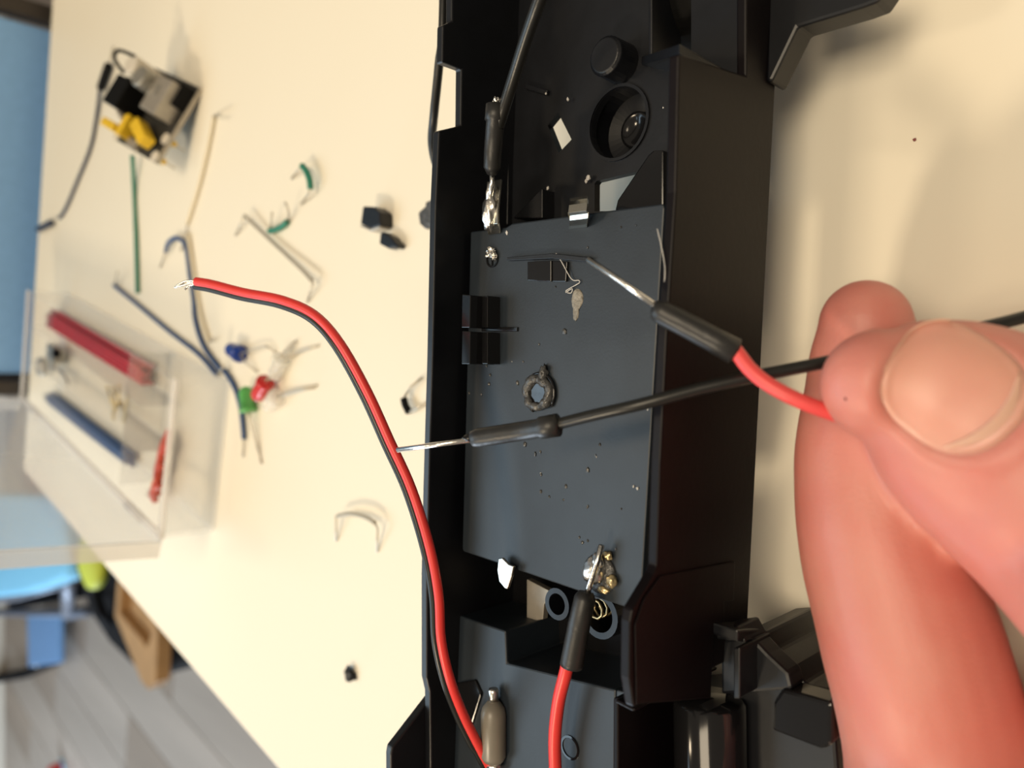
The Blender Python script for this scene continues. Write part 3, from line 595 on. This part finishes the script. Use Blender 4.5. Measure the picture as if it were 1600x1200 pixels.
jumper('jumper_wire', 'short green jumper staple lying beside the long grey staple', [(421, 361, 1), (433, 358, 1), (443, 352, 1), (449, 346, 1)], .95, M['green'], [[(423, 360, 1), (425, 332, 4)], [(449, 346, 1), (452, 335, 2), (446, 316, 5)]])
jumper('jumper_wire', 'long grey jumper staple lying diagonally on the table', [(382, 337, 3), (410, 364, 2), (440, 392, 2), (470, 420, 2.5), (487, 438, 3)], .62, M['grey'], [[(382, 337, 3), (368, 368, .5)], [(487, 438, 3), (489, 443, 3), (480, 472, .5)]])
jumper('jumper_wire', 'grey jumper staple lying alone below the twin lead', [(528, 806, 3), (548, 803, 3.4), (570, 808, 3.4), (586, 817, 3)], .6, M['grey'], [[(525, 808, 3), (525, 845, .4)], [(586, 817, 3), (590, 826, 2.8), (589, 862, .4)]])
jumper('jumper_wire', 'tiny black jumper staple against the chassis edge', [(631, 622, 2), (633, 632, 2), (639, 644, 2)], .9, M['rubber'], [[(632, 620, 2), (642, 604, 2), (660, 590, 1)], [(639, 643, 2), (655, 636, 1), (672, 626, .6)]], pinr=.3)
# black scraps
cu = T(577, 342, 0)
a1 = (T(590, 345, 0)-T(563, 337, 0)).normalized(); b1 = Vector((-a1.y, a1.x, 0))
kb = thing('plastic_cube', cu, 'small squared black plastic block with a pale cut end', 'plastic piece')
mk('block_body', extr([T(x, y, 4.2) for x, y in ((567, 322), (584, 323), (593, 331), (594, 352), (580, 357), (563, 350))], (0, 0, -4.1)), M['black'], kb, bevel=.35)
mk('cut_face', extr([T(x, y, 4.0) for x, y in ((562, 351), (579, 357), (593, 353), (592, 356), (578, 361), (563, 354))], (0, 0, -3.6)), M['silver'], kb, bevel=.2)
k2 = mk('plastic_scrap', extr([T(x, y, 2.8) for x, y in ((594, 364), (598, 362), (610, 369), (622, 383), (619, 388), (612, 386), (607, 389), (592, 381))], (0, 0, -2.7)), M['black'], bevel=.4)
tag(k2, 'small black plastic scrap beside the squared black block', 'plastic piece')
k3 = mk('plastic_scrap', extr([T(x, y, 3) for x, y in ((653, 332), (664, 322), (664, 316), (674, 311), (690, 318), (690, 352), (672, 352), (664, 358), (655, 350))], (0, 0, -2.9)), M['char'], bevel=.4)
tag(k3, 'torn dark grey plastic scrap poking out behind the chassis', 'plastic piece')
k4 = mk('plastic_scrap', blob(T(546, 1055, 1.3), 2.0, 1.7, 1.4, amp=.35, freq=1.6, sub=2, seed=61), M['black'])
tag(k4, 'tiny black plastic crumb alone at the bottom of the table', 'plastic piece')
k5 = mk('speck', blob(T(1429, 218, .15), .25, .3, .15, amp=.3, sub=1), M['nick']); tag(k5, 'tiny dark speck on the table right of the chassis', 'speck')

# LEDs
def led(name, label, px, py, tx, ty, m, legs, zc_=2.7, grp='loose LEDs beside the clear case'):
    a = T(px, py, zc_); ax = (T(tx, ty, zc_)-a).normalized()         # ax points to the dome
    o = thing(name, (a.x, a.y, 0), label, 'LED', grp)
    lens = mk('lens', lathe(a-ax*4, ax, [(0, 0), (2.9, 0), (2.9, 1.0), (2.5, 1.05), (2.5, 6.0), (2.3, 7.0), (1.75, 7.9), (.9, 8.5), (0, 8.7)], 22), m, o, smooth=True)
    for lg in legs: mk('leg', tube([a-ax*3.9+Vector((0, 0, .0)), *[T(x, y, z) for x, y, z in lg]], .3, 6), M['pin'], o, smooth=True)
    return o
led('led', 'blue LED lying next to the straight blue wire end', 367, 549, 340, 533, M['ledblue'], [[(395, 545, 3), (415, 540, 2), (431, 551, .6)], [(385, 568, 2), (402, 582, .5)]])
led('led', 'red LED lying on top of the small LED heap', 408, 609, 390, 640, M['ledred'], [[(421, 588, 3), (432, 560, 2), (461, 533, 1)], [(427, 590, 3), (445, 563, 2), (470, 548, .8)]], zc_=4.5)
led('led', 'green LED under the red one, against a blue wire', 386, 625, 383, 600, M['ledgreen'], [[(390, 660, 2), (398, 688, 1), (409, 725, .4)], [(394, 655, 2), (402, 690, 1), (407, 722, .4)]], zc_=2.6)
led('led', 'clear LED right of the red one with legs to the right', 424, 628, 405, 645, M['ledclear'], [[(440, 615, 2), (465, 608, 1), (495, 602, .5)], [(440, 619, 2), (470, 610, 1), (492, 606, .4)]], zc_=2.6)
led('led', 'clear LED standing above the red one, legs crossing', 434, 575, 427, 592, M['ledclear'], [[(440, 555, 2.5), (450, 544, 2), (462, 532, 1)], [(446, 556, 2), (480, 545, 1), (498, 540, .4)]], zc_=2.8)

# small power board with yellow headers
zb_ = 6.0
q1, q2 = D(245, 256, 284), D(308, 150, 284)
vv = ray(270, 190).normalized(); ey = (q2-q1).normalized(); ly = (q2-q1).length+3
gg = ey.cross(vv).normalized(); gg = -gg if gg.z < 0 else gg
away = (gg*.5+vv*.866); away = (away-ey*away.dot(ey)).normalized(); lx = 33.0
ex = -away; ez = ex.cross(ey).normalized(); ez = -ez if ez.z < 0 else ez; q0 = q1+away*lx
bd = thing('power_board', (q1.x, q1.y, 0), 'small breadboard power module with yellow jumper headers at upper left', 'circuit board')
def bp(x, y, z): return q0+ex*x+ey*y+ez*z
brd = mk('board', box(bp(lx/2, ly/2, 0), ex, ey, ez, lx, ly, 1.6), M['pcb'], bd, bevel=.1)
mk('board_edge', box(bp(lx+.2, ly/2, 0), ex, ey, ez, .5, ly, 1.7), M['silver'], bd)
jk = mk('barrel_jack', box(bp(6, ly*.50, 6.5), ex, ey, ez, 10, 12, 11), M['rubber'], bd, bevel=.6)
mk('jack_mouth', lathe(bp(6, ly*.50+6, 6.5), ey, [(3.0, 0), (4.2, 0), (4.2, .6), (3.0, .6)], 20), M['rubber'], jk)
mk('jack_tab', tube(cat([bp(3, ly*.72, 11), bp(2, ly*.80, 16), bp(4, ly*.90, 17), bp(8, ly*.94, 13)], 5), .7, 7), M['rubber'], bd, smooth=True)
mk('capacitor', lathe(bp(8, ly*.84, .8), ez, [(3.8, 0), (3.8, 12), (3.4, 12.6), (0, 12.6)], 22), M['canwhite'], bd, bevel=.2)
mk('capacitor', lathe(bp(15, ly*.76, .8), ez, [(4.0, 0), (4.0, 11), (3.6, 11.6), (0, 11.6)], 22), M['can'], bd, bevel=.2)
us = mk('usb_socket', box(bp(lx-8.5, ly*.68, 4.8), ex, ey, ez, 11, 14, 8), M['silver'], bd, bevel=.5)
mk('socket_mouth', box(bp(lx-8.5, ly*.68+6.8, 4.8), ex, ey, ez, 9.5, .9, 6.2), M['rubber'], us)
mk('socket_slot', box(bp(lx-8.5, ly*.72, 8.85), ex, ey, ez, 1.5, 4, .3), M['can'], us)
mk('switch', box(bp(lx-2.6, ly*.80, 3), ex, ey, ez, 4, 9, 4.5), M['rubber'], bd, bevel=.3)
for k in range(5): mk('header_pin', box(bp(3+k*1.5, ly*.30-k*.5, 3.5), ex, ey, ez, .8, .8, 6), M['canwhite'], bd)
mk('yellow_header', box(bp(3, ly*.12, 5), ex, ey, ez, 10, 3.2, 4), M['yellow'], bd, bevel=.4)
mk('yellow_header', box(bp(11, ly*.20, 4.0), ex, ey, ez, 3.2, 9, 5), M['yellow'], bd, bevel=.4)
mk('yellow_header', box(bp(lx-9, ly*.22, 5.2), (ex*.92-ey*.39).normalized(), (ey*.92+ex*.39).normalized(), ez, 12, 4.5, 5), M['yellow'], bd, bevel=.4)
mk('chip', box(bp(lx*.5, ly*.06, 1.8), ex, ey, ez, 7, 3.4, 2.2), M['silver'], bd, bevel=.2)
for x, y in ((1.5, 2), (lx-2, 2), (lx-2, ly*.30)):
    mk('screw_pad', lathe(bp(x, y, .8), ez, [(2.2, 0), (2.2, .25), (0, .3)], 16), M['canwhite'], bd)
    mk('under_pin', tube([bp(x, y, -.8), bp(x+.2, y, -3.4)], 1.1, 10), M['yellow'], bd, smooth=True)
    mk('pin', tube([bp(x+.2, y, -3.4), bp(x+.3, y, -8)], .32, 6), M['pin'], bd)

# ---------------------------------------------------------------- clear case with its contents
ZR = 18.0
ca, cbx, cc, cdx = P(52, 456, ZR), P(300, 600, ZR), P(245, 835, ZR), P(26, 612, ZR)
ctr = (ca+cbx+cc+cdx)/4; lx_ = ((cbx-ca)+(cc-cdx)).normalized(); ly_ = ((cc-cbx)+(cdx-ca)).normalized()
X1 = lx_.copy(); Y1 = Vector((-X1.y, X1.x, 0)); Y1 = -Y1 if Y1.dot(ly_) < 0 else Y1
tw_ = .0; X1, Y1 = (X1*math.cos(tw_)+Y1*math.sin(tw_)), (Y1*math.cos(tw_)-X1*math.sin(tw_))      # long way towards the viewer, short way to the lid
LX, LY = 196.0, 56.0
kc = thing('parts_case', (ctr.x, ctr.y, 0), 'clear plastic compartment case with open lid holding wire pieces', 'case')
def kp(x, y, z): return Vector((ctr.x, ctr.y, 0))+X1*x+Y1*y+Z*z
mk('case_floor', box(kp(0, 0, 1), X1, Y1, Z, LX, LY, 1.4), M['case'], kc, bevel=.4)
for sg in (-1, 1):
    mk('case_wall', box(kp(0, sg*(LY/2-.7), 10), X1, Y1, Z, LX, 1.4, 17), M['case'], kc, bevel=.4)
    mk('case_wall', box(kp(sg*(LX/2-.7), 0, 10), X1, Y1, Z, 1.4, LY-3, 17), M['case'], kc, bevel=.4)
mk('rim', box(kp(LX/2-1.5, 0, 18.6), X1, Y1, Z, 3.4, LY, 1.6), M['rimp'], kc, bevel=.4)
mk('rim', box(kp(-LX/2+1.5, 0, 18.6), X1, Y1, Z, 3.0, LY, 1.2), M['rimp'], kc, bevel=.4)
for yy in (-LY/6, LY/6-1): mk('divider', box(kp(-18, yy, 9), X1, Y1, Z, LX-40, 1.2, 15), M['case'], kc, bevel=.3)
for xx in ((P(229, 592, 9)-kp(0, 0, 0)).dot(X1)+2,): mk('divider', box(kp(xx, 0, 9), X1, Y1, Z, 1.2, LY-3, 15), M['case'], kc, bevel=.3)
lean = (Z*.995-Y1*.09).normalized(); ln_ = lean.cross(X1).normalized()
lc = kp(0, LY/2+1.0, 18.5)+lean*31
lid = mk('lid', box(lc, X1, lean, ln_, LX, 62, 1.3), M['lid'], kc, bevel=.4)
for sg in (-1, 1): mk('lid_edge', box(lc+X1*(sg*(LX/2-.8))-ln_*3, X1, lean, ln_, 1.6, 62, 6), M['rimp'], lid, bevel=.3)
mk('lid_edge', box(lc+lean*30.4-ln_*3, X1, lean, ln_, LX, 1.6, 6), M['rimp'], lid, bevel=.3)
for xx in (-70, 70): mk('hinge', tube([kp(xx-8, LY/2+.6, 18.6), kp(xx+8, LY/2+.6, 18.6)], 1.5, 10), M['rimp'], kc, smooth=True)
mk('hinge_rail', box(kp(0, LY/2-.6, 18.8), X1, Y1, Z, LX, 2.2, 1.6), M['rimp'], kc, bevel=.3)
def onx(px, py, z): return P(px, py, z)
def bundle(n, name, label, cat_, m, a, b, spread, r, grp, tipm=None, z0=2.6):
    d = (b-a).normalized(); sdv = Vector((-d.y, d.x, 0))
    for k in range(n):
        o1 = sdv*((k % 5-2)*spread+random.uniform(-.4, .4)); zz = z0+(k//5)*r*1.9
        p = a+o1+d*random.uniform(-3, 3); q = b+o1*.9+d*random.uniform(-3, 3); p.z = zz; q.z = zz
        md_ = (p+q)/2+sdv*random.uniform(-.6, .6)+Z*.3
        o = thing(name, (md_.x, md_.y, 2.0), label, cat_, grp)
        mk('insulation', tube(cat([p, md_, q], 4), r, 7), m, o, smooth=True)
        if tipm:
            mk('pin', tube([p, p-d*6+Z*.2], .3, 5), tipm, o, smooth=True)
bundle(14, 'jumper_wire', 'crimson jumper wire in the bundle in the far compartment of the clear case', 'wire', M['crimson'], P(80, 497, 5), P(228, 585, 5), 1.9, .95, 'crimson wires in the clear case', M['pin'])
bundle(9, 'jumper_wire', 'dark blue jumper wire in the row along the hinge of the clear case', 'wire', M['blue'], P(72, 620, 5), P(198, 718, 5), 1.2, .8, 'dark blue wires in the clear case', M['pin'])
for k in range(8):
    p = P(165+random.uniform(0, 35), 610+random.uniform(0, 35), 3+k*.5); an = random.uniform(0, 3.1); d = Vector((math.cos(an), math.sin(an), 0))*random.uniform(3, 7)
    o = thing('brass_pin', (p.x, p.y, 2.0), 'loose brass pin in the middle compartment of the clear case', 'pin', 'brass pins in the clear case')
    mk('shaft', tube([p-d, p+d], .5, 7), M['gold'], o, smooth=True); mk('head', blob(p+d, .9, .9, .7, amp=.05, sub=2), M['gold'], o, smooth=True)
for k in range(10):
    t0 = k/9; p = P(268-20*t0+random.uniform(-3, 3), 672+95*t0, 4+1.3*(k % 3)); q = P(252-12*t0+random.uniform(-3, 3), 735+48*t0, 4+1.2*((k+1) % 3))
    o = thing('jumper_wire', ((p.x+q.x)/2, (p.y+q.y)/2, 2), 'orange-red jumper staple heaped in the near end compartment of the clear case', 'wire', 'orange staples in the clear case')
    mk('insulation', tube(cat([p, (p+q)/2+Z*1.2, q], 5), 1.35, 8), M['orange'], o, smooth=True)
    mk('pin', tube([q, q+Vector((-3.5+k*.6, 3, 1.5))], .3, 5), M['pin'], o); mk('pin', tube([p, p+Vector((-2.5, 3, 1.0))], .3, 5), M['pin'], o)
s1 = thing('small_switch', P(90, 558, 3), 'small dark switch with legs in the far corner of the case', 'switch')
mk('switch_body', box(P(88, 552, 5), X1, Y1, Z, 14, 8, 6), M['steel'], s1, bevel=.4); mk('switch_knob', box(P(88, 552, 9), X1, Y1, Z, 4, 4, 3), M['rubber'], s1, bevel=.3)
s2 = thing('coil_part', P(72, 575, 3), 'small round grey part with a curved leg in the case corner', 'component')
mk('coil_body', lathe(P(72, 573, 3), Z, [(2.2, 0), (5, 0), (5.2, 2), (5, 4), (2.2, 4), (2.2, 0)], 20), M['steel'], s2, smooth=True)
mk('curved_leg', tube(cat([P(80, 573, 4), P(95, 580, 6), P(104, 592, 5), P(106, 600, 3)], 5), .6, 6), M['navy'], s2, smooth=True)
